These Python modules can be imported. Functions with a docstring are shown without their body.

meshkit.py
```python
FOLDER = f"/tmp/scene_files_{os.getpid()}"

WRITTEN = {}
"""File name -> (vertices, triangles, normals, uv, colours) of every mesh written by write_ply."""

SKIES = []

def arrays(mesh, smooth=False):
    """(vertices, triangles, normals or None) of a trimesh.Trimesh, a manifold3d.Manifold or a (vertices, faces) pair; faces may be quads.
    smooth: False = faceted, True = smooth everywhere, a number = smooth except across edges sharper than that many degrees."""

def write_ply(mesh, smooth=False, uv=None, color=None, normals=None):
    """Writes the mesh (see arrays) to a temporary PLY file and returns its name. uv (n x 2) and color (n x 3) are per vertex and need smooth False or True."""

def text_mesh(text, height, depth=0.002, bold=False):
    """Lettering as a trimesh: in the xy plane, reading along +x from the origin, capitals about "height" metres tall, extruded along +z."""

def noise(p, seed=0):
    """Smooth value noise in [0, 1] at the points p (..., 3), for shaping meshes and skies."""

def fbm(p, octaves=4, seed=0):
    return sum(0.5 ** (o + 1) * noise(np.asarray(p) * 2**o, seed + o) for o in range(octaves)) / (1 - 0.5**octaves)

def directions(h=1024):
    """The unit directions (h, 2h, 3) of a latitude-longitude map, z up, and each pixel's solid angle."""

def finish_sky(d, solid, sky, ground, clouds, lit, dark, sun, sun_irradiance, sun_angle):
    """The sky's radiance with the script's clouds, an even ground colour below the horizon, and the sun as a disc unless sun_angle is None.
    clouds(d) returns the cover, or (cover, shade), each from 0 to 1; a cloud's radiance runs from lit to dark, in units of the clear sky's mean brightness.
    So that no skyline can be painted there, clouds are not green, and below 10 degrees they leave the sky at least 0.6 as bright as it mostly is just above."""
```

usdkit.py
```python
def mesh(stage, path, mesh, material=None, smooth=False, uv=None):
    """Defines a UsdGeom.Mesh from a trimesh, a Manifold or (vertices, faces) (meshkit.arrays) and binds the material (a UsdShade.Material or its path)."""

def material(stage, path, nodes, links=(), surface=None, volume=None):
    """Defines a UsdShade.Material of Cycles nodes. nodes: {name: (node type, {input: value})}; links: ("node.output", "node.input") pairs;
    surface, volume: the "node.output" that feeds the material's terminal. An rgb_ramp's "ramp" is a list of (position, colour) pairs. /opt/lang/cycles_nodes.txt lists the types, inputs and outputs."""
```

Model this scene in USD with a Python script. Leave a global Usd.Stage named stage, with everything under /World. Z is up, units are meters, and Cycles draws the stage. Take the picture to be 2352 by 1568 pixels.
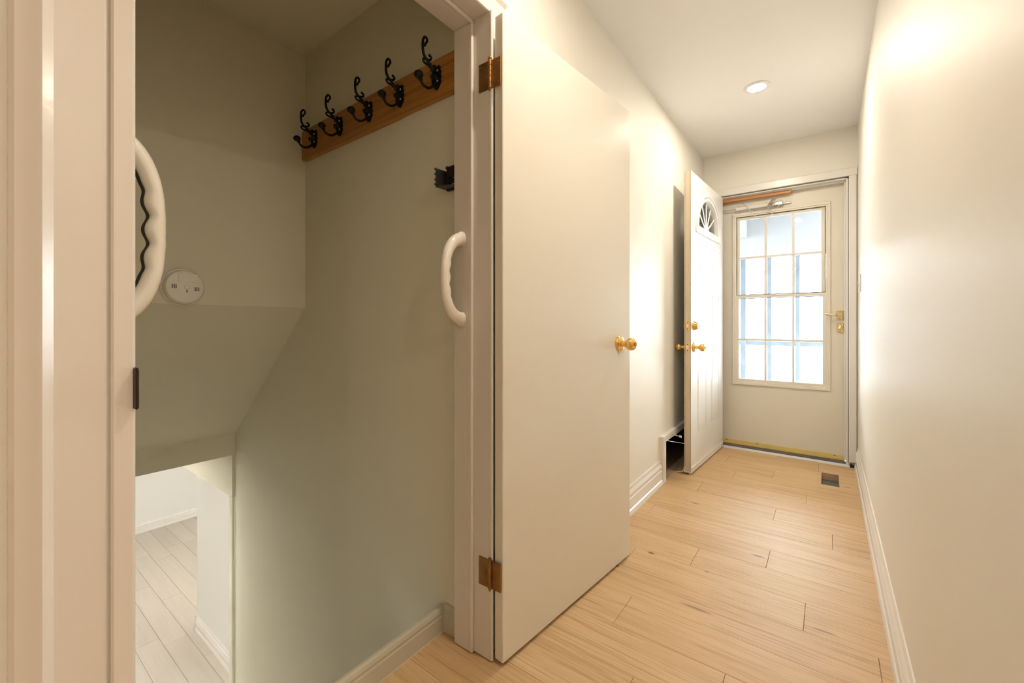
import math, random
import numpy as np, trimesh, manifold3d as m3
from shapely.geometry import Polygon
from pxr import Usd, UsdGeom, UsdLux, UsdShade, Gf, Sdf
import usdkit, meshkit

random.seed(7)
stage = Usd.Stage.CreateInMemory()
UsdGeom.SetStageUpAxis(stage, 'Z')
UsdGeom.Xform.Define(stage, '/World')

# ------------------------------------------------------------------ camera, sky, exposure
EXPOSURE = 1.3
SKY = 4.2           # overcast daylight outside the storm door
POT = 195.0          # radiance of a ceiling pot light lens
POT_COL = (1.0, 0.91, 0.775)
ROOM_FILL = 280.0     # unseen lamps added in the side room to brighten the stairwell
BPOT = 150.0         # basement pot lights
BPOT_COL = (1.0, 0.97, 0.90)

cam = UsdGeom.Camera.Define(stage, '/World/camera')
cam.AddTranslateOp().Set((0, 0, 1.06))
cam.AddRotateXYZOp().Set((90, 0, math.degrees(math.atan2(724, 968))))
cam.CreateHorizontalApertureAttr(36.0)
cam.CreateVerticalApertureAttr(24.0)
cam.CreateFocalLengthAttr(36.0 * 968 / 2352)
cam.CreateVerticalApertureOffsetAttr(-36.0 * 44 / 2352)   # rising-front lens: verticals stay vertical
cam.CreateClippingRangeAttr((0.02, 500))
cam.CreateExposureAttr(EXPOSURE)

dome = UsdLux.DomeLight.Define(stage, '/World/sky')
dome.CreateIntensityAttr(SKY)
dome.CreateColorAttr((0.93, 0.97, 1.0))

# ------------------------------------------------------------------ materials
LK = '/World/Looks/'
MT = {}
def paint(name, col, rough=0.45, spec=0.5, bump=0.0, bscale=300, metal=0.0, var=0.0, coat=0.0):
    n = {'p': ('principled_bsdf', {'base_color': col, 'roughness': rough, 'specular_ior_level': spec, 'metallic': metal, 'coat_weight': coat, 'coat_roughness': 0.15})}
    l = []
    if bump or var:
        n['g'] = ('geometry', {})
        n['n'] = ('noise_texture', {'scale': bscale, 'detail': 3.0})
        l.append(('g.position', 'n.vector'))
    if bump:
        n['b'] = ('bump', {'strength': bump, 'distance': 0.002})
        l += [('n.fac', 'b.height'), ('b.normal', 'p.normal')]
    if var:
        n['n2'] = ('noise_texture', {'scale': 9.0, 'detail': 4.0})
        c = np.array(col)
        n['r'] = ('rgb_ramp', {'ramp': [(0.3, tuple(c * (1 - var))), (0.7, tuple(np.minimum(c * (1 + var), 1)))]})
        l += [('g.position', 'n2.vector'), ('n2.fac', 'r.fac'), ('r.color', 'p.base_color')]
    MT[name] = usdkit.material(stage, LK + name, n, l, surface='p.BSDF')
    return MT[name]

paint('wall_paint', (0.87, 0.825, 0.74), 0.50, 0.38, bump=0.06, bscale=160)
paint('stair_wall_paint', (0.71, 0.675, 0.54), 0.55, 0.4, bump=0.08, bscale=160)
paint('basement_paint', (0.80, 0.79, 0.74), 0.55, 0.4)
paint('ceiling_paint', (0.89, 0.87, 0.83), 0.7, 0.3)
paint('trim_paint', (0.82, 0.785, 0.73), 0.28, 0.5, bump=0.12, bscale=60)
paint('old_trim_paint', (0.75, 0.69, 0.62), 0.20, 0.6, bump=0.12, bscale=50)
paint('door_paint', (0.83, 0.775, 0.68), 0.27, 0.5, bump=0.12, bscale=220)
paint('steel_door_paint', (0.86, 0.85, 0.82), 0.3, 0.5)
paint('door_edge_paint', (0.72, 0.62, 0.47), 0.45)
paint('almond_enamel', (0.79, 0.73, 0.615), 0.35)
paint('white_plastic', (0.80, 0.76, 0.70), 0.35)
paint('handle_white', (0.80, 0.74, 0.65), 0.12, 0.6, coat=0.4)
paint('grip_dark', (0.02, 0.017, 0.012), 0.6)
paint('grey_rubber', (0.13, 0.105, 0.09), 0.6, bump=0.3, bscale=200, var=0.25)
paint('black_iron', (0.006, 0.005, 0.005), 0.45, 0.25, bump=0.1, bscale=150)
paint('black_plastic', (0.012, 0.010, 0.009), 0.35, 0.5)
paint('brass', (0.86, 0.58, 0.20), 0.16, metal=1.0)
paint('pale_brass', (0.90, 0.76, 0.48), 0.25, metal=1.0)
paint('brass_sheet', (0.80, 0.62, 0.20), 0.45, 0.5, var=0.06)
paint('aged_brass', (0.34, 0.175, 0.06), 0.40, metal=0.8, bump=0.4, bscale=260, var=0.5)
paint('dark_slot', (0.02, 0.016, 0.013), 0.7)
paint('dark_bronze', (0.035, 0.02, 0.015), 0.4, metal=0.6)
paint('steel', (0.55, 0.54, 0.52), 0.45, metal=0.9)
paint('duct_metal', (0.26, 0.26, 0.22), 0.5, metal=0.3, var=0.15)
paint('raw_wood', (0.45, 0.29, 0.18), 0.7, var=0.2)
paint('snow', (0.80, 0.80, 0.80), 0.8)
paint('concrete', (0.22, 0.235, 0.255), 0.8, var=0.1)
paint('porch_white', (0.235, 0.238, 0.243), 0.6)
paint('porch_blue_grey', (0.10, 0.125, 0.145), 0.5, var=0.15)
paint('roof_shingle', (0.19, 0.18, 0.215), 0.8, var=0.1)
paint('siding', (0.20, 0.215, 0.235), 0.7)
paint('cavity_dark', (0.05, 0.032, 0.02), 0.8)
paint('stair_tread_wood', (0.45, 0.33, 0.22), 0.5, var=0.15)
paint('curb_shade_paint', (0.54, 0.50, 0.39), 0.4)  # stair wall paint darkened to stand in for shade on the curb
paint('stair_paint', (0.72, 0.66, 0.56), 0.5)

def emitter(name, col, s):
    MT[name] = usdkit.material(stage, LK + name, {'e': ('emission', {'color': col, 'strength': s})}, [], surface='e.emission')
emitter('pot_lens', POT_COL, POT)
emitter('room_fill_lens', POT_COL, ROOM_FILL)
emitter('basement_lens', BPOT_COL, BPOT)

# window pane: clear, reflects at an angle, light passes
MT['glass'] = usdkit.material(stage, LK + 'glass', {
    't': ('transparent_bsdf', {'color': (0.93, 0.95, 0.95)}), 'g': ('glossy_bsdf', {'color': (1, 1, 1), 'roughness': 0.02}),
    'f': ('fresnel', {'IOR': 1.5}), 'm': ('mix_closure', {})},
    [('f.fac', 'm.fac'), ('t.BSDF', 'm.closure1'), ('g.BSDF', 'm.closure2')], surface='m.closure')

KNOTS = [(-0.648, 1.935, 0.020, 0.010), (-0.39, 1.66, 0.07, 0.008), (-0.01, 1.80, 0.045, 0.006), (-0.25, 2.20, 0.03, 0.012),
         (-0.735, 1.745, 0.014, 0.010), (0.105, 3.46, 0.022, 0.009), (-0.41, 1.93, 0.012, 0.005), (-0.62, 2.62, 0.03, 0.009)]
def wood(name, light, dark, off, fine=0.5, knots=False, rough=0.38, sy=26.0, fs=170.0, axis='x'):
    sc = {'x': (1.1, sy, sy), 'z': (sy, sy, 1.1)}[axis]
    sc2 = {'x': (3.0, fs, fs), 'z': (fs, fs, 3.0)}[axis]
    n = {'g': ('geometry', {}),
         'm': ('mapping', {'scale': sc, 'location': off}), 'n': ('noise_texture', {'scale': 1.0, 'detail': 4.0, 'roughness': 0.6, 'distortion': 0.8}),
         'r': ('rgb_ramp', {'ramp': [(0.28, dark), (0.5, tuple((np.array(light) * .75 + np.array(dark) * .25))), (0.68, light)]}),
         'm2': ('mapping', {'scale': sc2, 'location': off}), 'n2': ('noise_texture', {'scale': 1.0, 'detail': 3.0, 'roughness': 0.65, 'distortion': 0.3}),
         'r2': ('rgb_ramp', {'ramp': [(0.36, (1 - fine * .75, 1 - fine * .85, 1 - fine)), (0.50, (1, 1, 1))]}),
         'x': ('mix', {'mix_type': 'multiply', 'fac': 1.0}),
         'b': ('bump', {'strength': 0.12, 'distance': 0.001}),
         'p': ('principled_bsdf', {'roughness': rough, 'specular_ior_level': 0.45})}
    l = [('g.position', 'm.vector'), ('m.vector', 'n.vector'), ('n.fac', 'r.fac'), ('g.position', 'm2.vector'), ('m2.vector', 'n2.vector'),
         ('n2.fac', 'r2.fac'), ('r.color', 'x.color1'), ('r2.color', 'x.color2'), ('n2.fac', 'b.height'), ('b.normal', 'p.normal')]
    last = 'x.color'
    if knots:
        for i, (kx, ky, ra, rb) in enumerate(KNOTS):
            n[f'km{i}'] = ('mapping', {'location': (-kx / ra, -ky / rb, 0), 'scale': (1 / ra, 1 / rb, 0.0)})
            n[f'kl{i}'] = ('vector_math', {'math_type': 'length'})
            n[f'kr{i}'] = ('rgb_ramp', {'ramp': [(0.0, (.30, .25, .24)), (0.45, (.34, .28, .26)), (0.8, (.8, .72, .66)), (1.0, (1, 1, 1))]})
            n[f'kx{i}'] = ('mix', {'mix_type': 'multiply', 'fac': 1.0 if i in (0, 4) else 0.7})
            l += [('g.position', f'km{i}.vector'), (f'km{i}.vector', f'kl{i}.vector1'), (f'kl{i}.value', f'kr{i}.fac'), (last, f'kx{i}.color1'), (f'kr{i}.color', f'kx{i}.color2')]
            last = f'kx{i}.color'
    l.append((last, 'p.base_color'))
    MT[name] = usdkit.material(stage, LK + name, n, l, surface='p.BSDF')
for i, (lt, dk) in enumerate([((.69, .465, .245), (.575, .37, .18)), ((.68, .455, .235), (.56, .36, .17)), ((.70, .475, .255), (.585, .38, .19)), ((.665, .435, .22), (.54, .34, .16))]):
    wood(f'oak_floor_{i}', lt, dk, (i * 3.7, i * 11.3, 0), 0.30, knots=True, rough=0.48, fs=130.0)
for i, (lt, dk) in enumerate([((.63, .56, .48), (.59, .52, .44)), ((.605, .535, .46), (.57, .50, .42)), ((.65, .58, .505), (.61, .54, .46))]):
    wood(f'pale_oak_{i}', lt, dk, (i * 5.1, i * 7.7, 0), 0.06)
wood('rail_oak', (.44, .195, .04), (.31, .13, .025), (2, 5, 3), 0.35, rough=0.35, sy=30, fs=140)
wood('strip_wood', (.62, .27, .07), (.42, .16, .035), (1, 2, 3), 0.3, rough=0.4)

# ------------------------------------------------------------------ mesh helpers
def man(mesh):
    return m3.Manifold(m3.Mesh(np.asarray(mesh.vertices, np.float32), np.asarray(mesh.faces, np.uint32)))
def tri(m):
    q = m.to_mesh(); return trimesh.Trimesh(np.array(q.vert_properties)[:, :3], np.array(q.tri_verts), process=False)
def mbox(x0, x1, y0, y1, z0, z1):
    return m3.Manifold.cube((x1 - x0, y1 - y0, z1 - z0)).translate((x0, y0, z0))
def box(x0, x1, y0, y1, z0, z1, b=0.0):
    """axis-aligned box with its edges chamfered by b"""
    if b <= 0:
        return tri(mbox(x0, x1, y0, y1, z0, z1))
    b = min(b, (x1 - x0) * .45, (y1 - y0) * .45, (z1 - z0) * .45)
    P = []
    for i in (0, 1):
        for j in (0, 1):
            for k in (0, 1):
                c = [(x0, x1)[i], (y0, y1)[j], (z0, z1)[k]]; s = [(1, -1)[i], (1, -1)[j], (1, -1)[k]]
                for ax in range(3):
                    P.append([c[a] + (0 if a == ax else s[a] * b) for a in range(3)])
    return tri(m3.Manifold.hull_points(np.array(P)))
def cut(a, *bs):
    m = a if isinstance(a, m3.Manifold) else man(a)
    for b in bs: m = m - (b if isinstance(b, m3.Manifold) else man(b))
    return tri(m)
def join(*ms): return trimesh.util.concatenate([m if isinstance(m, trimesh.Trimesh) else tri(m) for m in ms])
def prism(pts, axis, a, b):
    """2D outline swept along an axis. x: pts are (y,z); y: (x,z); z: (x,y)"""
    g = trimesh.creation.extrude_polygon(Polygon(pts).buffer(0), b - a, engine='earcut')
    v = np.array(g.vertices); v[:, 2] += a
    o = {'x': v[:, [2, 0, 1]], 'y': v[:, [0, 2, 1]], 'z': v}[axis]
    m = trimesh.Trimesh(o, g.faces, process=False); m.fix_normals()
    return m
def lathe(prof, axis='z', at=(0, 0, 0), n=40, flip=False):
    """profile (r, h) turned about an axis"""
    g = trimesh.creation.revolve(np.array(prof, float), sections=n)
    v = np.array(g.vertices)
    if flip: v[:, 2] *= -1
    o = {'z': v, 'x': v[:, [2, 0, 1]], 'y': v[:, [1, 2, 0]]}[axis] + np.array(at)
    m = trimesh.Trimesh(o, g.faces, process=False); m.fix_normals()
    return m
def spline(pts, n=8):
    p = np.array(pts, float); q = np.vstack([2 * p[0] - p[1], p, 2 * p[-1] - p[-2]]); out = []
    for i in range(1, len(q) - 2):
        for t in np.linspace(0, 1, n, endpoint=False):
            a, b, c, d = q[i - 1], q[i], q[i + 1], q[i + 2]
            out.append(.5 * (2 * b + (c - a) * t + (2 * a - 5 * b + 4 * c - d) * t * t + (3 * b - a - 3 * c + d) * t ** 3))
    return np.array(out + [p[-1]])
def tube(p, ra, rb=None, side=None, n=14, caps=True):
    """swept round or elliptical bar. ra: radius in the path's own plane, rb: across it (along side)"""
    p = np.array(p, float); N = len(p)
    t = np.gradient(p, axis=0); t /= np.linalg.norm(t, axis=1, keepdims=True) + 1e-12
    if side is None:
        s = np.cross(t[0], [0.3, 0.5, 0.81]); s /= np.linalg.norm(s); S = [s]
        for i in range(1, N):
            s = S[-1] - t[i] * (S[-1] @ t[i]); S.append(s / (np.linalg.norm(s) + 1e-12))
        S = np.array(S)
    else:
        S = np.tile(np.array(side, float), (N, 1))
    W = np.cross(t, S)
    ra = np.broadcast_to(ra, (N,)); rb = ra if rb is None else np.broadcast_to(rb, (N,))
    a = np.arange(n) * 2 * np.pi / n
    v = (p[:, None] + ra[:, None, None] * np.cos(a)[None, :, None] * W[:, None] + rb[:, None, None] * np.sin(a)[None, :, None] * S[:, None]).reshape(-1, 3)
    F = []
    for i in range(N - 1):
        for j in range(n):
            q = [i * n + j, i * n + (j + 1) % n, (i + 1) * n + (j + 1) % n, (i + 1) * n + j]
            F += [[q[0], q[1], q[2]], [q[0], q[2], q[3]]]
    if caps:
        v = np.vstack([v, p[0], p[-1]]); c0, c1 = len(v) - 2, len(v) - 1
        for j in range(n):
            F += [[c0, (j + 1) % n, j], [c1, (N - 1) * n + j, (N - 1) * n + (j + 1) % n]]
    m = trimesh.Trimesh(v, F, process=False); m.fix_normals()
    return m
def ball(c, r, sub=3):
    m = trimesh.creation.icosphere(sub, 1.0); m.apply_scale(np.broadcast_to(r, (3,))); m.apply_translation(c); return m

# ------------------------------------------------------------------ scene helpers
used = {}
def numbered(parent, name):
    k = used.get((parent, name), 0); used[(parent, name)] = k + 1
    return f'{parent}/{name}' + (f'_{k:03d}' if k else '')
def keys(prim, **kw):
    for k, v in kw.items():
        if v: prim.SetCustomDataByKey(k, v)
    return prim
def thing(name, label=None, category=None, loc=(0, 0, 0), rotz=0, group=None, kind=None):
    x = UsdGeom.Xform.Define(stage, numbered('/World', name))
    x.AddTranslateOp().Set(tuple(loc)); x.AddRotateZOp().Set(rotz)
    return keys(x.GetPrim(), label=label, category=category, group=group, kind=kind)
def obj(name, mesh, mat, parent=None, smooth=False, label=None, category=None, kind=None, group=None):
    p = numbered(str(parent.GetPath()) if parent else '/World', name)
    m = usdkit.mesh(stage, p, mesh, MT[mat], smooth=smooth).GetPrim()
    return keys(m, label=label, category=category, kind=kind, group=group)
def struct(name, mesh, mat, label, category, smooth=False):
    return obj(name, mesh, mat, None, smooth, label, category, 'structure')
def dup(src, label, loc, rotz=0):
    was = src.GetCustomData(); base = src.GetName()
    r = thing(base, label, was['category'], loc, rotz, was.get('group'))
    r.GetReferences().AddInternalReference(src.GetPath()); r.SetInstanceable(True)
    return r

# ------------------------------------------------------------------ room shell
XL, XR, YE, YB, H = -0.882, 0.180, 3.98, -3.60, 2.50      # hall: left wall, right wall, far wall, wall behind, ceiling
YO = 0.50                                                 # the right wall starts here; before it the hallway opens into a room
XRR = 3.60                                                # far side of that room
XW = -0.985                                               # stair side of the hall's left wall
DY0, DY1, DZ = 0.160, 1.026, 2.045                        # rough opening of the stair doorway
YC = 1.030                                                # stair wall with the coat rail
XF = -2.015                                               # upper far wall of the stairwell
XE, ZS0, ZS1, ZB = -2.845, 1.131, 0.389, 0.267            # end of the sloped ceiling
BZ = -2.0                                                 # basement floor

wl = cut(mbox(XW, XL, YB, YE + .12, -.02, H), mbox(XW - 1, XL + 1, DY0, DY1, -1, DZ), mbox(XW - 1, XL + 1, 2.855, 3.80, -1, .268))
struct('wall_left', wl, 'wall_paint', 'cream hallway wall holding the stair doorway and a low dark opening', 'wall')
struct('wall_right', box(XR, XR + .12, YO, YE + .12, -.02, H), 'wall_paint', 'long cream satin wall along the right of the hallway', 'wall')
struct('wall_far', cut(mbox(XL, XR, YE, YE + .12, -.02, H), mbox(-.735, .128, YE - 1, YE + 1, -1, 2.137)), 'wall_paint', 'cream wall around the front door at the end of the hallway', 'wall')
struct('wall_near', box(XW, XRR + .12, YB - .12, YB, -.02, H), 'wall_paint', 'cream wall of the room behind the viewpoint', 'wall')
struct('wall_room_side', box(XR + .12, XRR, YO, YO + .12, -.02, H), 'wall_paint', 'cream room wall turning off the right hallway wall', 'wall')
struct('wall_room_far', box(XRR, XRR + .12, YB, YO + .12, -.02, H), 'wall_paint', 'cream room wall behind and right of the viewpoint', 'wall')
struct('ceiling', join(box(XW, XR + .12, YB - .12, YE + .12, H, H + .1), box(XR + .12, XRR + .12, YB - .12, YO + .12, H, H + .1)), 'ceiling_paint', 'flat off-white hallway ceiling with a recessed lamp', 'ceiling')
# stairwell
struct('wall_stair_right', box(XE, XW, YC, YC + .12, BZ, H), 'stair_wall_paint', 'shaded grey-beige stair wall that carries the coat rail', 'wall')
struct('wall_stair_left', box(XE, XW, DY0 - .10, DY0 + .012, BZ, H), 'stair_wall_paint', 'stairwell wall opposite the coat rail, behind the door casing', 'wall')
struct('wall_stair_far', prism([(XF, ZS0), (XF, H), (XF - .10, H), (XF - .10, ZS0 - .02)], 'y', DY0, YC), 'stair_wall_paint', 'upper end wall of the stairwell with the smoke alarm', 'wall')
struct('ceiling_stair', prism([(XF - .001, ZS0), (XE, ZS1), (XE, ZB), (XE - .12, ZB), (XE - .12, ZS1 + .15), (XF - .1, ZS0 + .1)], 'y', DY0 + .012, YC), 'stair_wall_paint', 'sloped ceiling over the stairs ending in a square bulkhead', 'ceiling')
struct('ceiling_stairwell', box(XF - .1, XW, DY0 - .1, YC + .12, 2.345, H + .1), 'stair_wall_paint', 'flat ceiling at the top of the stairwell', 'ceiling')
# stairs down
st = thing('stairs', 'wooden stairs going down behind the raised curb of the doorway', 'stairs', kind='structure')
for i in range(9):
    x1 = -1.075 - i * .235; z1 = -.20 - i * .20
    obj('tread', box(x1 - .255, x1, DY0 + .012, YC - .002, z1 - .03, z1, .006), 'stair_paint', st)
    obj('riser', box(x1 - .255, x1 - .236, DY0 + .012, YC - .002, z1 - .23, z1 - .03), 'trim_paint', st)
obj('riser', box(-1.075, -1.055, DY0 + .012, YC - .002, -.2, 0), 'trim_paint', st)
# basement
struct('wall_basement_far', box(-8.12, -8.0, -1.5, 4.2, BZ, .4), 'basement_paint', 'white wall at the far end of the basement room', 'wall')
struct('wall_basement_right', box(-5.03, XE + .35, 1.485, 1.62, BZ, .4), 'basement_paint', 'bright white basement wall beyond the opening with an outer corner', 'wall')
struct('wall_basement_side', box(-8.0, -2.7, 4.1, 4.2, BZ, .4), 'basement_paint', 'basement wall on the far right, out of sight', 'wall')
struct('wall_basement_left', box(-8.0, XE, -1.5, -1.4, BZ, .4), 'basement_paint', 'basement wall on the left, out of sight', 'wall')
struct('wall_basement_near', join(box(XE - .0, XE + .1, -1.4, DY0 - .1, BZ, .4), box(XE + .25, XE + .35, YC + .12, 4.1, BZ, .4)), 'basement_paint', 'basement walls beside the foot of the stairs', 'wall')
struct('ceiling_basement', box(-8.0, XE - .12, -1.4, 4.1, ZB, ZB + .1), 'ceiling_paint', 'low white basement ceiling', 'ceiling')
struct('wall_header', box(-4.6, XE, YC - .016, YC + .12, .015, ZB), 'stair_wall_paint', 'lowered header beam above the basement opening', 'wall')
struct('trim_1', box(XE - .05, XE + .001, YC - .016, YC + .001, BZ, .015, .006), 'stair_wall_paint', 'narrow corner bead at the end of the coat rail wall', 'trim', smooth=30)

# ------------------------------------------------------------------ floors of planks
VX0, VX1, VY0, VY1 = -.032, .064, 3.428, 3.700
fl = thing('floor', 'natural oak plank floor laid across the hallway', 'floor', kind='structure')
obj('subfloor', cut(mbox(-1.056, XR, YB, YE + .10, -.05, -.0155) + mbox(XR - .01, XRR, YB, YO, -.05, -.0155), mbox(VX0, VX1, VY0, VY1, -1, 1)), 'raw_wood', fl)
PITCH, Y0 = .1775, 1.404
JOINTS = {-2: [-.4635], -1: [-.246], 0: [-.605], 1: [.13], 2: [-.72, -.066], 3: [-.48], 4: [-.212], 5: [-.80], 6: [.02], 7: [-.2325], 8: [-.66], 9: [-.10], 10: [-.52], 11: [-.30], 12: [-.62], 13: [-.05]}
rows = range(int(math.floor((YB - Y0) / PITCH)), int(math.ceil((3.945 - Y0) / PITCH)))
rnd = random.Random(3)
for k in rows:
    ya, yb = max(Y0 + k * PITCH, YB), min(Y0 + (k + 1) * PITCH, 3.945)
    if yb - ya < .01: continue
    xs = XL + .012; xe = XRR if yb < YO else XR - .012
    land = ya < 1.02 and yb > .18
    if land: xs = -1.056
    js = [xs] + JOINTS.get(k, [rnd.uniform(-.75, .1)]) + ([1.2, 2.4] if xe > 1 else []) + [xe]
    for a, b in zip(js[:-1], js[1:]):
        m = box(a + .0005, b - .0005, ya + .0003, yb - .0003, -.0155, 0, .0008)
        if land and (ya < .18 or yb > 1.0):      # stay inside the doorway on the landing
            m = cut(m, mbox(-2, XL + .012, .9 if yb > 1.0 else -5, 5 if yb > 1.0 else .176, -1, 1)) if a < XL else m
            if yb > 1.0 and a < XL: m = join(m, box(a + .0006, XL + .012, ya + .0005, 1.028, -.0155, 0, .0011)) if ya < 1.0 and ya > .9 else join(m, box(a + .0006, XL + .012, max(ya, .9) + .0005, 1.028, -.0155, 0, .0011))
        if a < VX1 and b > VX0 and ya < VY1 and yb > VY0:
            m = cut(m, mbox(VX0, VX1, VY0, VY1, -1, 1))
        obj('plank', m, f'oak_floor_{rnd.randrange(4)}', fl)
bf = thing('floor_basement', 'pale washed oak plank floor of the basement', 'floor', kind='structure')
obj('subfloor', box(-8.0, XE + .3, -1.4, 4.1, BZ - .06, BZ - .0125), 'raw_wood', bf)
BJ = {0: [-5.187], 1: [-5.02], 2: [-5.86], 3: [-5.47, -6.9], -1: [-4.6]}
for k in range(-9, 12):
    ya, yb = 1.042 + k * .1805, 1.042 + (k + 1) * .1805
    js = sorted(BJ.get(k, [-8 + rnd.uniform(.3, 1.2)])); j = js[-1]
    while j + 1.28 < -3.0: j += 1.28; js.append(j)
    j = js[0]
    while j - 1.28 > -7.9: j -= 1.28; js.insert(0, j)
    js = [-8.0] + js + [XE + .25]
    for a, b in zip(js[:-1], js[1:]):
        obj('plank', box(a + .0008, b - .0008, ya + .0008, yb - .0008, BZ - .0125, BZ, .0015), f'pale_oak_{rnd.randrange(3)}', bf)

# ------------------------------------------------------------------ baseboards (profile: out from wall, height)
BB = [(0, 0), (.022, 0), (.022, .012), (.019, .026), (.0145, .030), (.0145, .078), (.0165, .082), (.0125, .088), (.0125, .100), (.015, .106), (.012, .114), (.006, .124), (.005, .134), (.007, .138), (.004, .146), (0, .146)]
def base_run(axis, at, sgn, a, b, z=0, s=1.0):
    """baseboard on a wall plane at coordinate AT facing SGN, running from a to b"""
    pts = [(at + sgn * o * s, z + h * s) for o, h in BB]
    return prism(pts, axis, a, b)
struct('baseboard_right', base_run('y', XR, -1, YO, 3.955), 'trim_paint', 'white moulded baseboard along the right hallway wall', 'baseboard', smooth=20)
struct('baseboard_left', join(base_run('y', XL, 1, 1.12, 2.80, 0, 1.06), base_run('y', XL, 1, YB, .045, 0, 1.06)), 'trim_paint', 'white moulded baseboard on the left wall beside the open door', 'baseboard', smooth=20)
struct('baseboard_basement_far', base_run('y', -8.0, 1, 1.5, 4.1, BZ), 'trim_paint', 'white baseboard along the far basement wall', 'baseboard', smooth=20)
struct('baseboard_basement_right', join(base_run('x', 1.485, -1, -5.052, XE + .3, BZ), base_run('y', -5.03, -1, 1.463, 1.62, BZ)), 'trim_paint', 'white baseboard wrapping the outer corner of the bright basement wall', 'baseboard', smooth=20)
LB = [(0, 0), (.012, 0), (.012, .055), (.0095, .062), (.0095, .072), (.011, .076), (.006, .090), (0, .094)]
struct('baseboard_landing', prism([(YC - o, h) for o, h in LB], 'x', -1.058, XW + .002), 'curb_shade_paint', 'short piece of baseboard on the landing beside the jamb', 'baseboard', smooth=20)
struct('trim_2', prism([(-1.072, 0), (-1.056, 0), (-1.056, .052), (-1.058, .056), (-1.058, .062), (-1.0565, .066), (-1.059, .076), (-1.064, .083), (-1.072, .083)], 'y', .174, YC), 'curb_shade_paint', 'low painted curb across the top of the stairs', 'curb', smooth=20)

# ------------------------------------------------------------------ stair door frame
CX = XL      # casing sits on the wall face
CAS = [(0, 0), (0, .010), (.0025, .0113), (.0065, .0143), (.0090, .0143), (.0115, .0140), (.0155, .0170), (.0185, .0196), (.066, .0200), (.0705, .0205), (.0817, .0289), (.086, .0278), (.095, .0240), (.106, .022), (.111, .018), (.111, 0)]
f1 = thing('trim_3', 'painted door frame around the opening to the stairs', 'door frame', kind='structure')
obj('casing', prism([(CX + t, .158 - w) for w, t in CAS], 'z', 0, DZ + .09), 'old_trim_paint', f1, smooth=25)
obj('casing', prism([(CX + t, 1.026 + w * .8) for w, t in CAS], 'z', .004, DZ + .005), 'old_trim_paint', f1, smooth=25)
obj('casing', prism([(CX + t, DZ - .012 + w) for w, t in CAS], 'y', .158 - .111, 1.026 + .089), 'old_trim_paint', f1, smooth=25)
obj('jamb', box(XW - .006, XL + .022, DY0 - .014, .1735, 0, DZ, .003), 'old_trim_paint', f1)
obj('jamb', box(XW - .006, XL + .040, 1.012, 1.027, 0.002, DZ - .008, .003), 'old_trim_paint', f1)
obj('head_jamb', box(XW - .006, XL + .036, .17, 1.014, DZ - .014, DZ + .005, .003), 'old_trim_paint', f1)
obj('stop', join(box(XW - .004, -.9215, 1.0015, 1.0125, 0.002, DZ - .024, .002), box(-.9225, -.909, 1.0003, 1.0125, 0.002, DZ - .024, .003)), 'old_trim_paint', f1)
obj('stop', box(XW - .004, -.909, .173, .184, 0.002, DZ - .024, .002), 'old_trim_paint', f1)
obj('stop', join(box(XW - .004, -.9215, .173, 1.0125, DZ - .0245, DZ - .013, .002), box(-.9225, -.909, .173, 1.0125, DZ - .0257, DZ - .013, .003)), 'old_trim_paint', f1)
obj('bead', tube([(-.8397, 1.0165, .006), (-.8397, 1.0165, DZ - .012)], .0053), 'old_trim_paint', f1, smooth=50)
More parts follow.
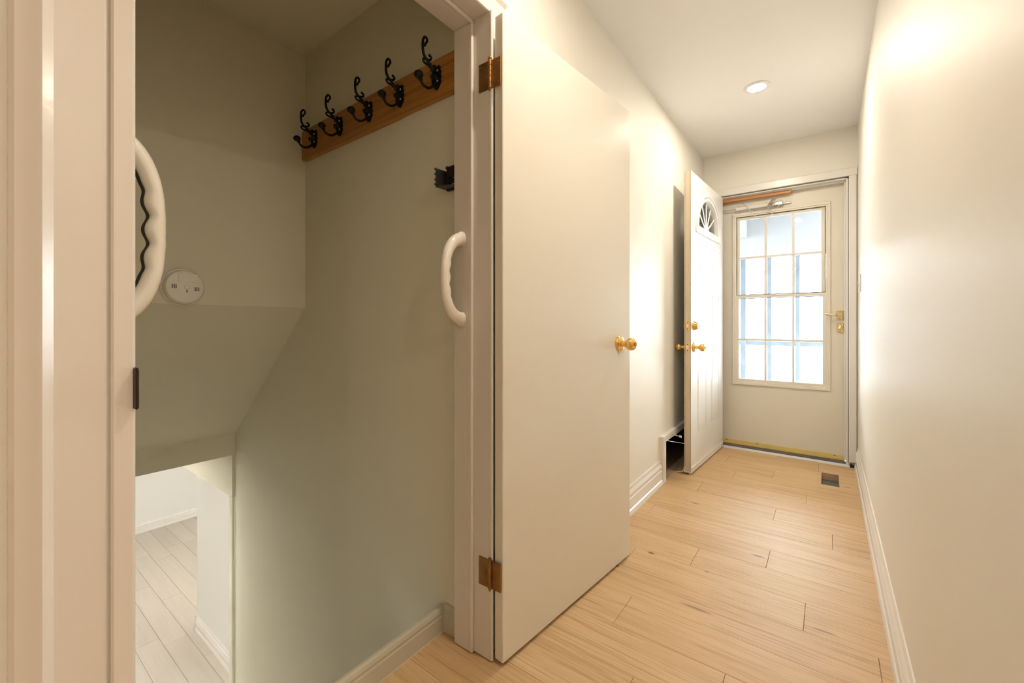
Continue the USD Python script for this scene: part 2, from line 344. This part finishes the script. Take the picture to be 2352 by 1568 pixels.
sp = obj('strike_plate', box(XL + .018, XL + .0335, .1715, .1752, .926, .990, .001), 'dark_bronze', f1, label='dark bronze strike plate')
obj('lip', tube([(XL + .0335, .1735, .929), (XL + .0335, .1735, .987)], .0022), 'dark_bronze', sp, smooth=40)

# ------------------------------------------------------------------ stair door (swung open against the hall wall)
d1 = thing('door_1', 'flat cream slab door swung open against the hallway wall', 'door', (-.7965, 1.018, 0), math.degrees(math.atan2(.99516, .09832)), kind='structure')
W1 = .832
obj('leaf', box(0, W1, 0, .035, .012, 2.013, .0022), 'door_paint', d1)
def knob_parts(par, x, z, y=0, s=1, mat='brass', lock=True):
    """round knob on a face at local y, pointing to -y (s=1) or +y (s=-1)"""
    def L(prof): return lathe([(r, h) for r, h in prof], 'y', (x, y, z), 40, flip=(s > 0))
    k = obj('knob', L([(0, .030), (.012, .030), (.0125, .036), (.018, .0385), (.0245, .046), (.0272, .055), (.0262, .064), (.021, .071), (.014, .074), (.0135, .072), (0, .072)]), mat, par, smooth=35)
    obj('rosette', L([(0, 0), (.0335, 0), (.0345, .004), (.031, .0085), (.024, .0105), (.0215, .013), (.013, .0145), (.0125, .031), (0, .031)]), mat, k, smooth=30)
    if lock: obj('turn_button', join(L([(0, .072), (.008, .072), (.008, .0775), (0, .0775)]), box(x - .0015, x + .0015, y - s * .078 - .004, y - s * .078 + .004, z - .006, z + .006)), mat, k, smooth=30)
    return k
knob_parts(d1, .732, .967)
knob_parts(d1, .732, .967, .035, -1, lock=False)
lp = obj('latch_plate', box(W1 - .0005, W1 + .0015, .006, .029, .938, .996, .0005), 'brass', d1)
# hinges: frame leaf + door leaf + barrel; they join door and frame and swing with the door
def hinge(zc, h=.089):
    c, s = .09832, .99516
    g = thing('hinge', None, 'hinge')
    def w2(x0, x1, y0, y1, z0, z1):     # plate lying on the jamb face or door edge, world axes
        return box(x0, x1, y0, y1, z0, z1, .0006)
    fr = obj('frame_leaf', w2(-.8875, -.8440, 1.0095, 1.0125, zc - h / 2, zc + h / 2), 'aged_brass', g)
    dl = obj('door_leaf', w2(-.8370, -.8005, 1.0118, 1.0145, zc - h / 2, zc + h / 2), 'aged_brass', g)
    prof = []
    n = 5
    for i in range(n):
        a, b = zc - h / 2 + h * i / n, zc - h / 2 + h * (i + 1) / n
        prof += [(.0052, a), (.0062, a + .0012), (.0062, b - .0012), (.0052, b)]
    top, bot = zc + h / 2, zc - h / 2
    obj('barrel', lathe([(0, bot - .007), (.003, bot - .006), (.0035, bot - .002)] + prof + [(.0045, top + .002), (.0065, top + .004), (.005, top + .008), (0, top + .009)], 'z', (-.8405, 1.0085, 0), 20), 'aged_brass', g, smooth=30)
    for x in (-.878, -.862):
        for dz in (-.030, 0, .030):
            if (x < -.87) != (dz == 0):
                obj('screw', lathe([(0, -.0006), (.0038, -.0006), (.0038, .0004), (.002, .0009), (0, .0009)], 'y', (x, 1.0093, zc + dz), 14, flip=True), 'aged_brass', fr, smooth=30)
    for x in (-.812, -.826):
        for dz in (-.030, 0, .030):
            if (x > -.82) != (dz == 0):
                obj('screw', lathe([(0, -.0006), (.0038, -.0006), (.0038, .0004), (.002, .0009), (0, .0009)], 'y', (x, 1.0116, zc + dz), 14, flip=True), 'aged_brass', dl, smooth=30)
    return g
hu = hinge(1.832); keys(hu, label='upper aged brass butt hinge between stair door and jamb', group='butt hinges of the stair door')
hl = hinge(.275); keys(hl, label='lower rusty brass butt hinge near the floor', group='butt hinges of the stair door')

# ------------------------------------------------------------------ front door, open against the left wall
d2 = thing('door_2', 'white steel front door with a fan light, open against the left wall', 'door', (-.757, 3.085, 0), math.degrees(math.atan2(.99861, .05266)), kind='structure')
W2, HB, HT = .860, .022, 2.115
fcx, fcz, fr_ = .425, 1.752, .262     # fan light centre, sill height, glass radius
def half(r, y0, y1, dz=0, n=28):
    a = np.linspace(0, np.pi, n)
    return prism([(fcx + r * np.cos(t), fcz + dz + r * .86 * np.sin(t)) for t in a], 'y', y0, y1)
body = cut(mbox(.004, W2, 0, .045, HB, HT), half(fr_, -.01, .06))
def panel(x0, x1, z0, z1): return mbox(x0, x1, -.001, .0022, z0, z1) - mbox(x0 + .010, x1 - .010, -.002, .005, z0 + .010, z1 - .010)
PAN = [(.145, .370, .995, 1.640), (.505, .735, .995, 1.640), (.145, .370, .270, .810), (.505, .735, .270, .810)]
body = cut(body, *[panel(*p) for p in PAN])
obj('leaf', body, 'steel_door_paint', d2)
obj('edge', join(box(0, .0055, .006, .039, HB, HT), box(-.001, .004, 0, .0045, HB, HT), box(-.001, .004, .0405, .045, HB, HT)), 'door_edge_paint', d2, label='tan wooden lock edge of the door')
for (x0, x1, z0, z1) in PAN:
    obj('panel', join(box(x0 + .022, x1 - .022, -.0025, .002, z0 + .022, z1 - .022, .003), ), 'steel_door_paint', d2)
lite = obj('fan_light_frame', cut(man(half(fr_ + .052, -.010, .0)) , half(fr_ + .004, -.05, .05, .004)), 'steel_door_paint', d2, smooth=25)
obj('moulding', tube([(fcx + (fr_ + .048) * np.cos(t), -.012, fcz + (fr_ + .048) * .86 * np.sin(t)) for t in np.linspace(0, np.pi, 30)], .0065), 'steel_door_paint', lite, smooth=40)
obj('sill', box(fcx - fr_ - .055, fcx + fr_ + .055, -.013, .002, fcz - .045, fcz + .006, .005), 'steel_door_paint', lite)
obj('pane', half(fr_ + .003, .020, .025), 'glass', d2)
obj('hub', prism([(fcx + .062 * np.cos(t), fcz + .062 * np.sin(t)) for t in np.linspace(0, np.pi, 16)], 'y', .010, .020), 'steel_door_paint', d2, smooth=30)
for t in (36, 63, 90, 117, 144):
    c, s = math.cos(math.radians(t)), math.sin(math.radians(t))
    obj('muntin', tube([(fcx + .055 * c, .015, fcz + .055 * s), (fcx + fr_ * c, .015, fcz + fr_ * .86 * s)], .008, .005, (0, 1, 0), 10), 'steel_door_paint', d2, smooth=40)
db = obj('deadbolt', lathe([(0, 0), (.033, 0), (.032, .004), (.021, .030), (.019, .032), (.013, .029), (0, .029)], 'y', (.062, 0, 1.035), 36, flip=True), 'brass', d2, smooth=30)
obj('thumb_turn', join(lathe([(0, 0), (.026, 0), (.024, .008), (0, .009)], 'y', (.062, .045, 1.035), 30), box(.058, .066, .052, .068, 1.018, 1.052, .002)), 'brass', db, smooth=30)
knob_parts(d2, .062, .884)
knob_parts(d2, .062, .884, .045, -1)
for z in (1.035, .884):
    pl = obj('bolt_plate', box(-.0022, .001, .0095, .0355, z - .029, z + .029, .0006), 'brass', d2)
    obj('bolt', lathe([(0, 0), (.010, 0), (.010, .0012), (.008, .002), (0, .002)], 'x', (-.0042, .0225, z), 24), 'pale_brass', pl, smooth=30)
    for dz in (-.021, .021):
        obj('screw', lathe([(0, 0), (.0032, 0), (.002, .001), (0, .001)], 'x', (-.0030, .0225, z + dz), 12), 'dark_slot', pl, smooth=30)
obj('door_sweep', join(box(.0, W2, -.0035, .0485, HB - .012, HB + .030, .002), ), 'steel_door_paint', d2)
obj('weather_strip', join(tube(spline([(-.002, .045, HB + .02), (-.003, .052, HB), (-.004, .068, HB - .012), (-.004, .088, HB - .016)]), .0045, .007, (1, 0, 0), 8), tube(spline([(-.002, .012, HB - .004), (-.003, .010, HB - .016), (-.003, .006, HB - .021)]), .002, .004, (1, 0, 0), 8)), 'door_edge_paint', d2, smooth=40, label='frayed tan weather strip curling at the foot of the door')

# ------------------------------------------------------------------ front door frame
f2 = thing('trim_4', 'white frame and casing around the front doorway', 'door frame', kind='structure')
obj('casing', box(-.79, .178, YE - .018, YE, 2.137, 2.195, .004), 'trim_paint', f2)
obj('casing', box(.128, .172, YE - .018, YE, .030, 2.138, .004), 'trim_paint', f2)
obj('casing', box(-.79, -.735, YE - .018, YE, .030, 2.138, .004), 'trim_paint', f2)
obj('jamb', box(.110, .128, YE - .004, YE + .16, 0, 2.137, .002), 'trim_paint', f2)
obj('jamb', box(-.75, -.735, YE - .004, YE + .16, 0, 2.137, .002), 'trim_paint', f2)
obj('head_jamb', box(-.75, .128, YE - .004, YE + .16, 2.122, 2.140, .002), 'trim_paint', f2)
obj('weather_strip', join(box(.1005, .1105, YE + .034, YE + .050, .03, 2.12, .002), box(-.735, .11, YE + .034, YE + .050, 2.1095, 2.1225, .002)), 'white_plastic', f2)
obj('shadow_gap', join(box(.1255, .1285, YE - .010, YE + .03, .03, 2.137), box(-.735, .128, YE - .0105, YE + .02, 2.130, 2.1335)), 'grey_rubber', f2)
obj('sill', box(-.75, .134, 3.945, 4.000, -.012, .006, .003), 'snow', f2, label='white painted sill strip')
obj('threshold', box(-.735, .112, 4.000, 4.045, -.012, .020, .008), 'grey_rubber', f2, label='worn dark rubber threshold')
ws = obj('wood_strip', prism([(4.012, 2.093), (4.012, 2.116), (4.036, 2.118), (4.036, 2.090), (4.020, 2.088)], 'x', -.735, -.228), 'strip_wood', f2, label='orange wood strip screwed under the door head')
for x in (-.66, -.60, -.30, -.255):
    obj('screw', lathe([(0, 0), (.004, 0), (.004, .002), (0, .003)], 'z', (x, 4.026, 2.0885), 12, flip=True), 'steel', ws, smooth=30)
struct('trim_5', join(box(.1335, .1475, 3.948, 3.975, -.014, .022, .003), box(.150, .1655, 3.946, 3.972, -.014, .016, .003)), 'dark_slot', 'dark unfinished gap under the right door casing', 'gap')

# ------------------------------------------------------------------ storm door
SY = 4.060
d3 = thing('door_3', 'almond storm door with a sliding window at the hall end', 'storm door', kind='structure')
WX0, WX1, WZ0, WZ1 = -.632, -.004, .555, 1.965
obj('leaf', cut(mbox(-.733, .106, SY, SY + .034, .012, 2.121), mbox(WX0, WX1, SY - 1, SY + 1, WZ0, WZ1)), 'almond_enamel', d3)
def ring(x0, x1, z0, z1, w, y0, y1, b=.0025):
    return join(box(x0, x1, y0, y1, z1 - w, z1, b), box(x0, x1, y0, y1, z0, z0 + w, b), box(x0, x0 + w, y0, y1, z0 + w - .001, z1 - w + .001, b), box(x1 - w, x1, y0, y1, z0 + w - .001, z1 - w + .001, b))
wf = obj('window_frame', join(ring(-.656, .021, .530, 1.990, .020, SY - .012, SY + .004), ring(-.641, .007, .545, 1.974, .015, SY - .007, SY + .010)), 'almond_enamel', d3)
obj('shade_ring', join(ring(-.6275, -.0085, 1.262, 1.9605, .0045, SY + .003, SY + .012, .0005), ring(-.6345, -.0005, .5535, 1.2955, .0045, SY + .001, SY + .006, .0005)), 'grey_rubber', wf, label='dark ring in place of groove shadows around the sashes')  # dark rings stand in for the shadows in the frame grooves
us = obj('upper_sash', ring(-.624, -.012, 1.268, 1.957, .024, SY + .010, SY + .024), 'almond_enamel', d3)
ls = obj('lower_sash', ring(-.630, -.005, .558, 1.291, .023, SY - .004, SY + .010), 'almond_enamel', d3)
obj('pane', box(-.602, -.034, SY + .016, SY + .019, 1.29, 1.935), 'glass', us)
obj('pane', box(-.608, -.027, SY + .001, SY + .004, .58, 1.27), 'glass', ls)
for X in (-.410, -.218):
    obj('muntin', box(X - .0085, X + .0085, SY + .0105, SY + .0155, 1.29, 1.935, .001), 'trim_paint', us)
    obj('muntin', box(X - .008, X + .008, SY - .0035, SY + .0005, .58, 1.27, .001), 'trim_paint', ls)
obj('muntin', box(-.602, -.034, SY + .0100, SY + .0155, 1.599, 1.615, .001), 'trim_paint', us)
obj('muntin', box(-.608, -.027, SY - .0038, SY + .0005, .905, .922, .001), 'trim_paint', ls)
obj('sash_lift', join(box(-.395, -.325, SY - .010, SY - .002, 1.278, 1.286, .002), box(-.345, -.285, SY - .009, SY - .002, 1.281, 1.287, .002)), 'white_plastic', ls)
for x in (-.60, -.075):
    obj('sash_latch', join(box(x, x + .055, SY - .010, SY - .002, .538, .549, .002), box(x + .012, x + .017, SY - .0115, SY - .009, .5385, .5485), box(x + .040, x + .045, SY - .0115, SY - .009, .5385, .5485)), 'white_plastic', wf)
kp = obj('kick_plate', box(-.733, .106, SY - .006, SY + .001, .004, .052, .001), 'brass_sheet', d3, label='yellow brass kick plate')
for x in (-.70, -.47, .045):
    obj('screw', lathe([(0, 0), (.004, 0), (.003, .0015), (0, .002)], 'y', (x, SY - .006, .044), 12, flip=True), 'dark_bronze', kp, smooth=30)
lt = obj('latch', join(box(.058, .096, SY - .014, SY + .001, 1.080, 1.150, .003), box(.062, .092, SY - .022, SY - .012, 1.100, 1.132, .003)), 'pale_brass', d3, label='pale brass latch with lever')
obj('lever', tube(spline([(.066, SY - .022, 1.116), (.045, SY - .036, 1.119), (.015, SY - .042, 1.120), (-.012, SY - .036, 1.124)]), [.006] * 12 + [.007] * 8 + [.009] * 5, .009, (0, 0, 1), 12), 'pale_brass', lt, smooth=40)
for z in (1.090, 1.141):
    obj('screw', lathe([(0, 0), (.006, 0), (.004, .002), (0, .002)], 'y', (.077, SY - .014, z), 14, flip=True), 'brass', lt, smooth=30)
    obj('keeper_screw', lathe([(0, 0), (.005, 0), (.004, .002), (0, .002)], 'y', (.1025, SY - .001, z), 14, flip=True), 'pale_brass', lt, smooth=30)
dlk = obj('night_lock', box(.058, .102, SY - .016, SY + .001, .984, 1.056, .006), 'pale_brass', d3)
obj('turn_knob', ball((.080, SY - .020, 1.020), (.013, .012, .021)), 'pale_brass', dlk, smooth=True)
for z in (.996, 1.044):
    obj('screw', lathe([(0, 0), (.004, 0), (.003, .002), (0, .002)], 'y', (.080, SY - .016, z), 14, flip=True), 'brass', dlk, smooth=30)

# door closer: tube, rod, chain spring
dc = thing('door_closer', 'white tube door closer with wire chain and spring under the orange wood strip', 'door closer')
obj('cylinder', lathe([(0, 0), (.013, 0), (.0145, .004), (.0145, .286), (.013, .290), (0, .290)], 'x', (-.625, 4.028, 2.024), 24), 'white_plastic', dc, smooth=30)
obj('rod', tube([(-.733, 4.028, 2.022), (-.62, 4.028, 2.024)], .004), 'steel', dc, smooth=40)
obj('bracket', join(box(-.345, -.285, 4.016, 4.05, 2.008, 2.038, .004), box(-.29, -.232, 4.044, 4.060, 2.016, 2.030, .002), box(-.275, -.262, 4.040, 4.047, 2.018, 2.028, .001)), 'steel', dc)
obj('wire', tube(spline([(-.612, 4.012, 2.082), (-.575, 4.004, 2.066), (-.530, 4.000, 2.018), (-.512, 4.000, 1.985), (-.495, 4.002, 1.962), (-.455, 4.002, 1.925), (-.432, 4.004, 1.914), (-.428, 4.004, 1.920)]), .0028), 'steel', dc, smooth=40)
obj('wire', tube(spline([(-.510, 4.0, 1.986), (-.470, 4.0, 1.974), (-.430, 4.0, 1.972), (-.405, 4.0, 1.975), (-.392, 4.0, 1.985)]), .0022), 'steel', dc, smooth=40)
obj('wire', tube(spline([(-.300, 4.012, 2.085), (-.310, 4.006, 2.078), (-.322, 4.0, 2.063), (-.345, 4.0, 2.062)]), .0024), 'steel', dc, smooth=40)
obj('wire', tube(spline([(-.300, 4.004, 2.016), (-.322, 4.0, 1.985), (-.345, 4.0, 1.955), (-.372, 4.002, 1.930)]), .0022), 'steel', dc, smooth=40)
a0, a1 = np.array([-.392, 3.998, 1.986]), np.array([-.342, 3.998, 2.062])
ax = (a1 - a0) / np.linalg.norm(a1 - a0); q1 = np.array([0, 1.0, 0]); q2 = np.cross(ax, q1)
obj('spring', tube([a0 + (a1 - a0) * t + .0115 * (np.cos(t * 26 * np.pi) * q1 + np.sin(t * 26 * np.pi) * q2) for t in np.linspace(0, 1, 240)], .0026, n=6), 'steel', dc, smooth=60)

# ------------------------------------------------------------------ low opening in the left wall
f3 = thing('trim_6', 'white frame around the low dark opening behind the front door', 'opening frame', kind='structure')
obj('stile', box(XL - .01, XL + .026, 2.800, 2.856, 0, .312, .003), 'trim_paint', f3)
obj('top_rail', box(XL - .01, XL + .024, 2.855, 3.82, .264, .311, .003), 'trim_paint', f3)
obj('stile', box(XL - .01, XL + .024, 3.79, 3.82, 0, .265, .003), 'trim_paint', f3)
struct('wall_cavity', join(box(-1.50, -1.48, 2.80, 3.86, 0, .30), box(-1.50, XW, 2.78, 2.80, 0, .30), box(-1.50, XW, 3.86, 3.88, 0, .30), box(-1.50, XW, 2.78, 3.88, .30, .32)), 'cavity_dark', 'dark back of the low opening in the left wall', 'wall')
struct('floor_cavity', join(box(-1.50, XL + .013, 2.80, 3.86, -.03, -.001), box(-1.48, -1.44, 2.80, 3.86, -.001, .02)), 'stair_tread_wood', 'dusty brown floor inside the low opening', 'floor')
ds = thing('door_stop', 'thin metal door stop screwed to the frame of the low opening', 'door stop')
P0, P1 = np.array([XL + .022, 2.985, .290]), np.array([-.792, 2.975, .284])
dr = (P1 - P0) / np.linalg.norm(P1 - P0)
obj('flange', tube([P0, P0 + dr * .006], .010), 'white_plastic', ds, smooth=40)
obj('stem', tube([P0 + dr * .004, P0 + dr * .02, P0 + dr * .022, P0 + dr * .034, P0 + dr * .036, P1 - dr * .008], [.003, .003, .0055, .0055, .003, .003]), 'steel', ds, smooth=40)
obj('tip', tube([P1 - dr * .012, P1], .0072), 'white_plastic', ds, smooth=40)

# ------------------------------------------------------------------ floor vent, switch
fv = thing('floor_vent', 'uncovered square duct hole in the floor near the front door', 'floor vent')
obj('boot', cut(mbox(VX0, VX1, VY0, VY1, -.08, -.018), mbox(VX0 + .003, VX1 - .003, VY0 + .003, VY1 - .003, -.055, 1)), 'duct_metal', fv)
obj('wood_edge', box(VX0 + .001, VX1 - .001, VY1 - .004, VY1 - .0005, -.045, -.001), 'raw_wood', fv)
sw = thing('light_switch', 'white light switch plate on the right wall near the front door', 'light switch')
obj('plate', box(XR - .0065, XR, 3.63, 3.70, 1.265, 1.382, .003), 'white_plastic', sw)
obj('toggle', box(XR - .016, XR - .005, 3.659, 3.671, 1.313, 1.334, .002), 'white_plastic', sw)

# ------------------------------------------------------------------ lamps
def pot(label, x, y, z, lens, r=.051):
    t = thing('pot_light', label, 'ceiling light', (x, y, z))
    obj('trim_ring', lathe([(r - .004, -.001), (r + .020, 0), (r + .021, -.003), (r + .012, -.007), (r - .002, -.0055), (r - .004, -.001)], 'z', n=64), 'white_plastic', t, smooth=40)
    obj('lens', lathe([(0, -.0045), (r, -.0045), (r, -.0005), (0, -.0005)], 'z', n=64), lens, t)
    return t
pot('round recessed ceiling lamp glowing above the hallway', -.345, 2.965, H, 'pot_lens')
pot('added recessed lamp over the open stair door, unseen, brightening the hallway', -.345, 1.0, H, 'pot_lens', .052)  # lamp added out of view to brighten door and near hallway
for n_, x, y in (('nearest', 1.3, .05), ('right', 2.7, .05), ('rear', 1.3, -2.2)):
    pot(f'added recessed lamp behind the viewpoint to brighten the stairwell, the {n_} one', x, y, H, 'room_fill_lens')  # unseen lamps put in to lift the stairwell brightness
for i, (x, y) in enumerate([(-3.55, .25), (-6.0, .9), (-6.0, -.6), (-6.2, 2.8)]):
    pot(['basement ceiling lamp nearest the stairs', 'basement ceiling lamp over the middle of the room', 'basement ceiling lamp on the left side', 'basement ceiling lamp beyond the corner'][i], x, y, ZB, 'basement_lens', .065)

# ------------------------------------------------------------------ coat rail and hooks
cr = thing('coat_rail', 'varnished oak board holding the row of black coat hooks', 'coat rail')
rail = prism([(XF + .006, 1.846), (XF + .010, 1.834), (XF + .022, 1.828), (-1.30, 1.830), (-1.26, 1.833), (-.99, 1.834), (-.99, 1.968), (XF + .020, 1.968), (XF + .008, 1.962), (XF + .005, 1.952)], 'y', 1.010, YC)
obj('board', rail, 'rail_oak', cr)
obj('nail_hole', lathe([(0, 0), (.0035, 0), (.0035, .0008), (0, .0008)], 'y', (-1.312, 1.0102, 1.868), 12, flip=True), 'dark_slot', cr)
def T(pts, s=.9686):     # measured outline -> distance from board, height above plate centre
    return [(0, -(1.008 - y * s), 1.06 + (z - 1.06) * s - 1.900) for y, z in pts]
hk = thing('coat_hook', 'black iron double coat hook nearest the door frame, fifth from the left', 'coat hook', (-1.078, 1.010, 1.9), group='black hooks on the oak coat rail')
pl = [(-.013, .040), (-.018, .034), (-.016, .028), (-.022, .020), (-.019, .010), (-.023, 0), (-.019, -.008), (-.022, -.016), (-.014, -.028), (0, -.040), (.014, -.028), (.022, -.016), (.019, -.008), (.023, 0), (.019, .010), (.022, .020), (.016, .028), (.018, .034), (.013, .040), (0, .036)]
ps = np.array(spline([(a, b, 0) for a, b in pl + pl[:1]], 3))[:-1, :2]
plate = obj('plate', join(prism([tuple(p) for p in ps], 'y', -.006, 0), prism([tuple(p * .78) for p in ps], 'y', -.010, -.006)), 'black_iron', hk, smooth=25)
for dz in (.020, -.016):
    obj('screw', ball((.012, -.0105, dz), (.004, .0025, .004), 2), 'steel', plate, smooth=True)
main = spline([(0, -.004, .030), (0, -.014, .036)] + T([(1.020, 1.946), (1.010, 1.960), (.998, 1.968), (.987, 1.974), (.977, 1.987), (.974, 2.009), (.975, 2.029), (.979, 2.040), (.985, 2.046), (.992, 2.044), (.993, 2.035), (.987, 2.025), (.983, 2.018)])[0:], 6)
rr = np.interp(np.linspace(0, 1, len(main)), [0, .25, .6, 1], [.0062, .0050, .0042, .0036])
upper = obj('upper_hook', join(tube(main, rr, n=10), ball(main[-1], .0052, 2)), 'black_iron', hk, smooth=60)
scr = spline(T([(1.005, 1.992), (1.011, 1.990), (1.011, 1.982), (1.002, 1.975), (.987, 1.972), (.978, 1.968), (.976, 1.962), (.983, 1.956), (.998, 1.956), (1.008, 1.952)]), 6)
obj('scroll', join(tube(scr, .0038, n=10), ball(scr[0], .0048, 2)), 'black_iron', upper, smooth=60)
low = spline([(0, -.004, -.014), (0, -.012, -.026)] + T([(1.012, 1.884), (.998, 1.876), (.981, 1.875), (.970, 1.882), (.964, 1.891)]), 6)
lower = obj('lower_hook', join(tube(low, .0046, n=10), ball(low[-1], (.0075, .0068, .0060), 2)), 'black_iron', hk, smooth=60)
kb = np.array(T([(.956, 1.904)])[0])
obj('knob', ball(kb, (.0165, .0150, .0120), 3), 'black_iron', lower, smooth=True)
cu = spline([(0, -.008, -.008), (0, -.020, -.012), (0, -.028, -.006), (0, -.024, .000)], 5)
obj('curl', join(tube(cu, .0035, n=8), ball(cu[-1], .005, 2)), 'black_iron', lower, smooth=60)
for x, w in ((-1.275, 'fourth from the left, just before the last one'), (-1.468, 'in the middle of the row'), (-1.680, 'second from the left'), (-1.888, 'leftmost, at the rounded rail end')):
    dup(hk, 'black iron double coat hook, ' + w, (x, 1.010, 1.9))

# black bracket under the rail
bk = thing('wall_bracket', 'small black plastic holder on the stair wall beside the jamb', 'bracket')
obj('back_plate', cut(mbox(-1.042, -.990, 1.020, YC, 1.508, 1.590), mbox(-1.028, -1.0, 1.0, 1.1, 1.548, 1.554), mbox(-1.030, -1.0, 1.0, 1.1, 1.524, 1.534)), 'black_plastic', bk)
obj('flap', join(prism([(-1.046, 1.030), (-1.049, .975), (-1.045, .973), (-1.040, 1.024)], 'z', 1.518, 1.574), prism([(-1.046, 1.026), (-1.049, .975), (-.992, 1.004), (-.992, 1.026)], 'z', 1.512, 1.518)), 'black_plastic', bk)
for z in (1.521, 1.537, 1.555, 1.572):
    obj('stud', ball((-1.047, .9735, z), .0042, 2), 'black_plastic', bk, smooth=True)
obj('peg', ball((-1.036, 1.016, 1.585), (.006, .005, .006), 2), 'black_plastic', bk, smooth=True)

# ------------------------------------------------------------------ grab handles on the jambs
def grab(t, x, yw, sgn, zc, L, proj, th, wv, mat='handle_white'):
    """bowed handle with finger grooves: foot pads on plane yw, bowing towards sgn*y"""
    N = 90; s = np.linspace(-1, 1, N)
    out = yw + sgn * proj * np.sqrt(np.clip(1 - np.abs(s) ** 2.6, 0, 1)) ** 1.0
    z = zc + s * L / 2
    # outer outline and inner outline (wavy in the middle)
    th_s = th * (1 + .35 * np.abs(s) ** 3)
    wave = np.where(np.abs(s) < .52, wv * np.cos((s / .52) * 3.5 * np.pi) * np.cos(s / .52 * np.pi / 2) ** .5, 0)
    c = np.stack([np.full(N, x), out, z], 1)
    tg = np.gradient(c, axis=0); tg /= np.linalg.norm(tg, axis=1, keepdims=True)
    nrm = np.stack([np.zeros(N), -tg[:, 2], tg[:, 1]], 1) * (1 if sgn > 0 else -1)
    nrm *= np.where(nrm[:, 1] * sgn > 0, -1, 1)[:, None]      # towards the wall
    half_t = (th_s + wave) / 2
    p = c + nrm * half_t[:, None]
    keep = (p[:, 1] - yw) * sgn > .004
    p, half_t = p[keep], half_t[keep]
    grip = obj('grip', tube(p, half_t, .0155, (1, 0, 0), 18), mat, t, smooth=50)
    mid = (np.abs(s[keep]) < .70)
    pin = p[mid] + nrm[keep][mid] * (half_t[mid][:, None] + .0006)
    pin[:, 0] -= .006
    obj('inner_strip', tube(pin, .0032, .006, (1, 0, 0), 8), 'grip_dark', grip, smooth=50)  # dark strip behind the inner edge of the grip
    for e in (-1, 1):
        zz = zc + e * (L / 2 - th * .62)
        obj('foot', tube([(x, yw + sgn * .0005, zz), (x, yw + sgn * .010, zz), (x, yw + sgn * .022, zz - e * .004)], [th * .78, th * .72, th * .55], [.017, .0165, .015], (1, 0, 0), 20), mat, t, smooth=50)
g1 = thing('grab_handle', 'white bowed plastic grab handle on the left side of the stair doorway', 'grab handle', group='grab handles of the stair doorway')
grab(g1, -1.045, .173, 1, 1.238, .372, .084, .029, .004)
g2 = thing('grab_handle', 'white plastic grab handle on the right jamb near the open door', 'grab handle', group='grab handles of the stair doorway')
grab(g2, -.950, 1.0015, -1, 1.200, .300, .094, .032, .003)

# ------------------------------------------------------------------ smoke alarm
sa = thing('smoke_detector', 'round white smoke alarm on the upper stairwell end wall', 'smoke detector', (XF, .547, 1.197))
obj('base', lathe([(0, 0), (.072, 0), (.0725, .004), (.070, .008), (0, .008)], 'x', n=64), 'white_plastic', sa, smooth=30)
cov = obj('cover', lathe([(0, .008), (.064, .008), (.066, .014), (.065, .026), (.060, .034), (.050, .037), (0, .038)], 'x', n=64), 'white_plastic', sa, smooth=30)
obj('button', lathe([(0, 0), (.0085, 0), (.0085, .0012), (.007, .0025), (0, .0025)], 'x', (.0378, .004, .000), 24), 'white_plastic', cov, smooth=30)
obj('battery_door', box(.0355, .0392, -.024, .040, .018, .050, .0012), 'white_plastic', cov)
for sgn in (-1, 1):
    for k in range(3):
        y = sgn * .036 + (k - 1) * .006
        obj('slot', box(.0360, .0385, y - .0011, y + .0011, -.007 - (sgn > 0) * .008, .008 - (sgn > 0) * .008), 'dark_slot', cov)
obj('slot', box(.0370, .0385, .002, .005, -.022, -.013), 'dark_slot', cov)

# ------------------------------------------------------------------ porch and street outside
struct('ground', box(-14, 14, 4.2, 40, -.5, -.35), 'concrete', 'pale paved ground outside the storm door', 'ground')
pf = thing('porch', 'white boarded porch ceiling outside the storm door', 'porch', kind='structure')
for i in range(9):
    obj('ceiling_board', box(-3.0 + i * .5 + .004, -2.5 + i * .5 - .004, 4.14, 5.95, 2.36, 2.39, .002), 'porch_white', pf)
obj('beam', box(-3.0, 1.6, 5.95, 6.06, 1.845, 2.40, .01), 'porch_white', pf)
obj('beam', box(-.93, -.80, 4.2, 5.96, 2.10, 2.37, .01), 'porch_white', pf)
obj('porch_floor', box(-3.0, 1.6, 4.14, 6.1, -.35, -.12), 'porch_white', pf)
obj('wall', join(box(-3, -.99, 4.10, 4.14, -.35, 2.5), box(.31, 1.6, 4.10, 4.14, -.35, 2.5)), 'siding', pf)
rl = thing('porch_railing', 'blue-grey metal posts and rail at the edge of the porch', 'railing')
for x, w in ((-.875, .06), (-.585, .045), (-.300, .045)):
    obj('post', box(x, x + w, 5.97, 6.02, -.12, 1.845, .004), 'porch_blue_grey', rl)
obj('rail', box(-1.9, .6, 5.975, 6.015, .78, .83, .004), 'porch_blue_grey', rl)
nh = thing('neighbour_house', 'pale house with a grey roof seen through the storm door', 'house', (0, 16, 0))
obj('wall', prism([(-9, -.4), (-9, 3.1), (-2.4, 2.83), (-.92, 2.62), (-.15, 2.12), (1.2, 1.30), (1.2, -.4)], 'y', 0, 8), 'siding', nh)
obj('roof', prism([(-9, 3.1), (-2.4, 2.83), (-.92, 2.60), (-.15, 2.09), (1.4, 1.15), (2.4, 1.40), (-.15, 2.42), (-.92, 2.67), (-2.4, 2.86), (-9, 3.15)], 'y', -.15, 8.1), 'roof_shingle', nh)
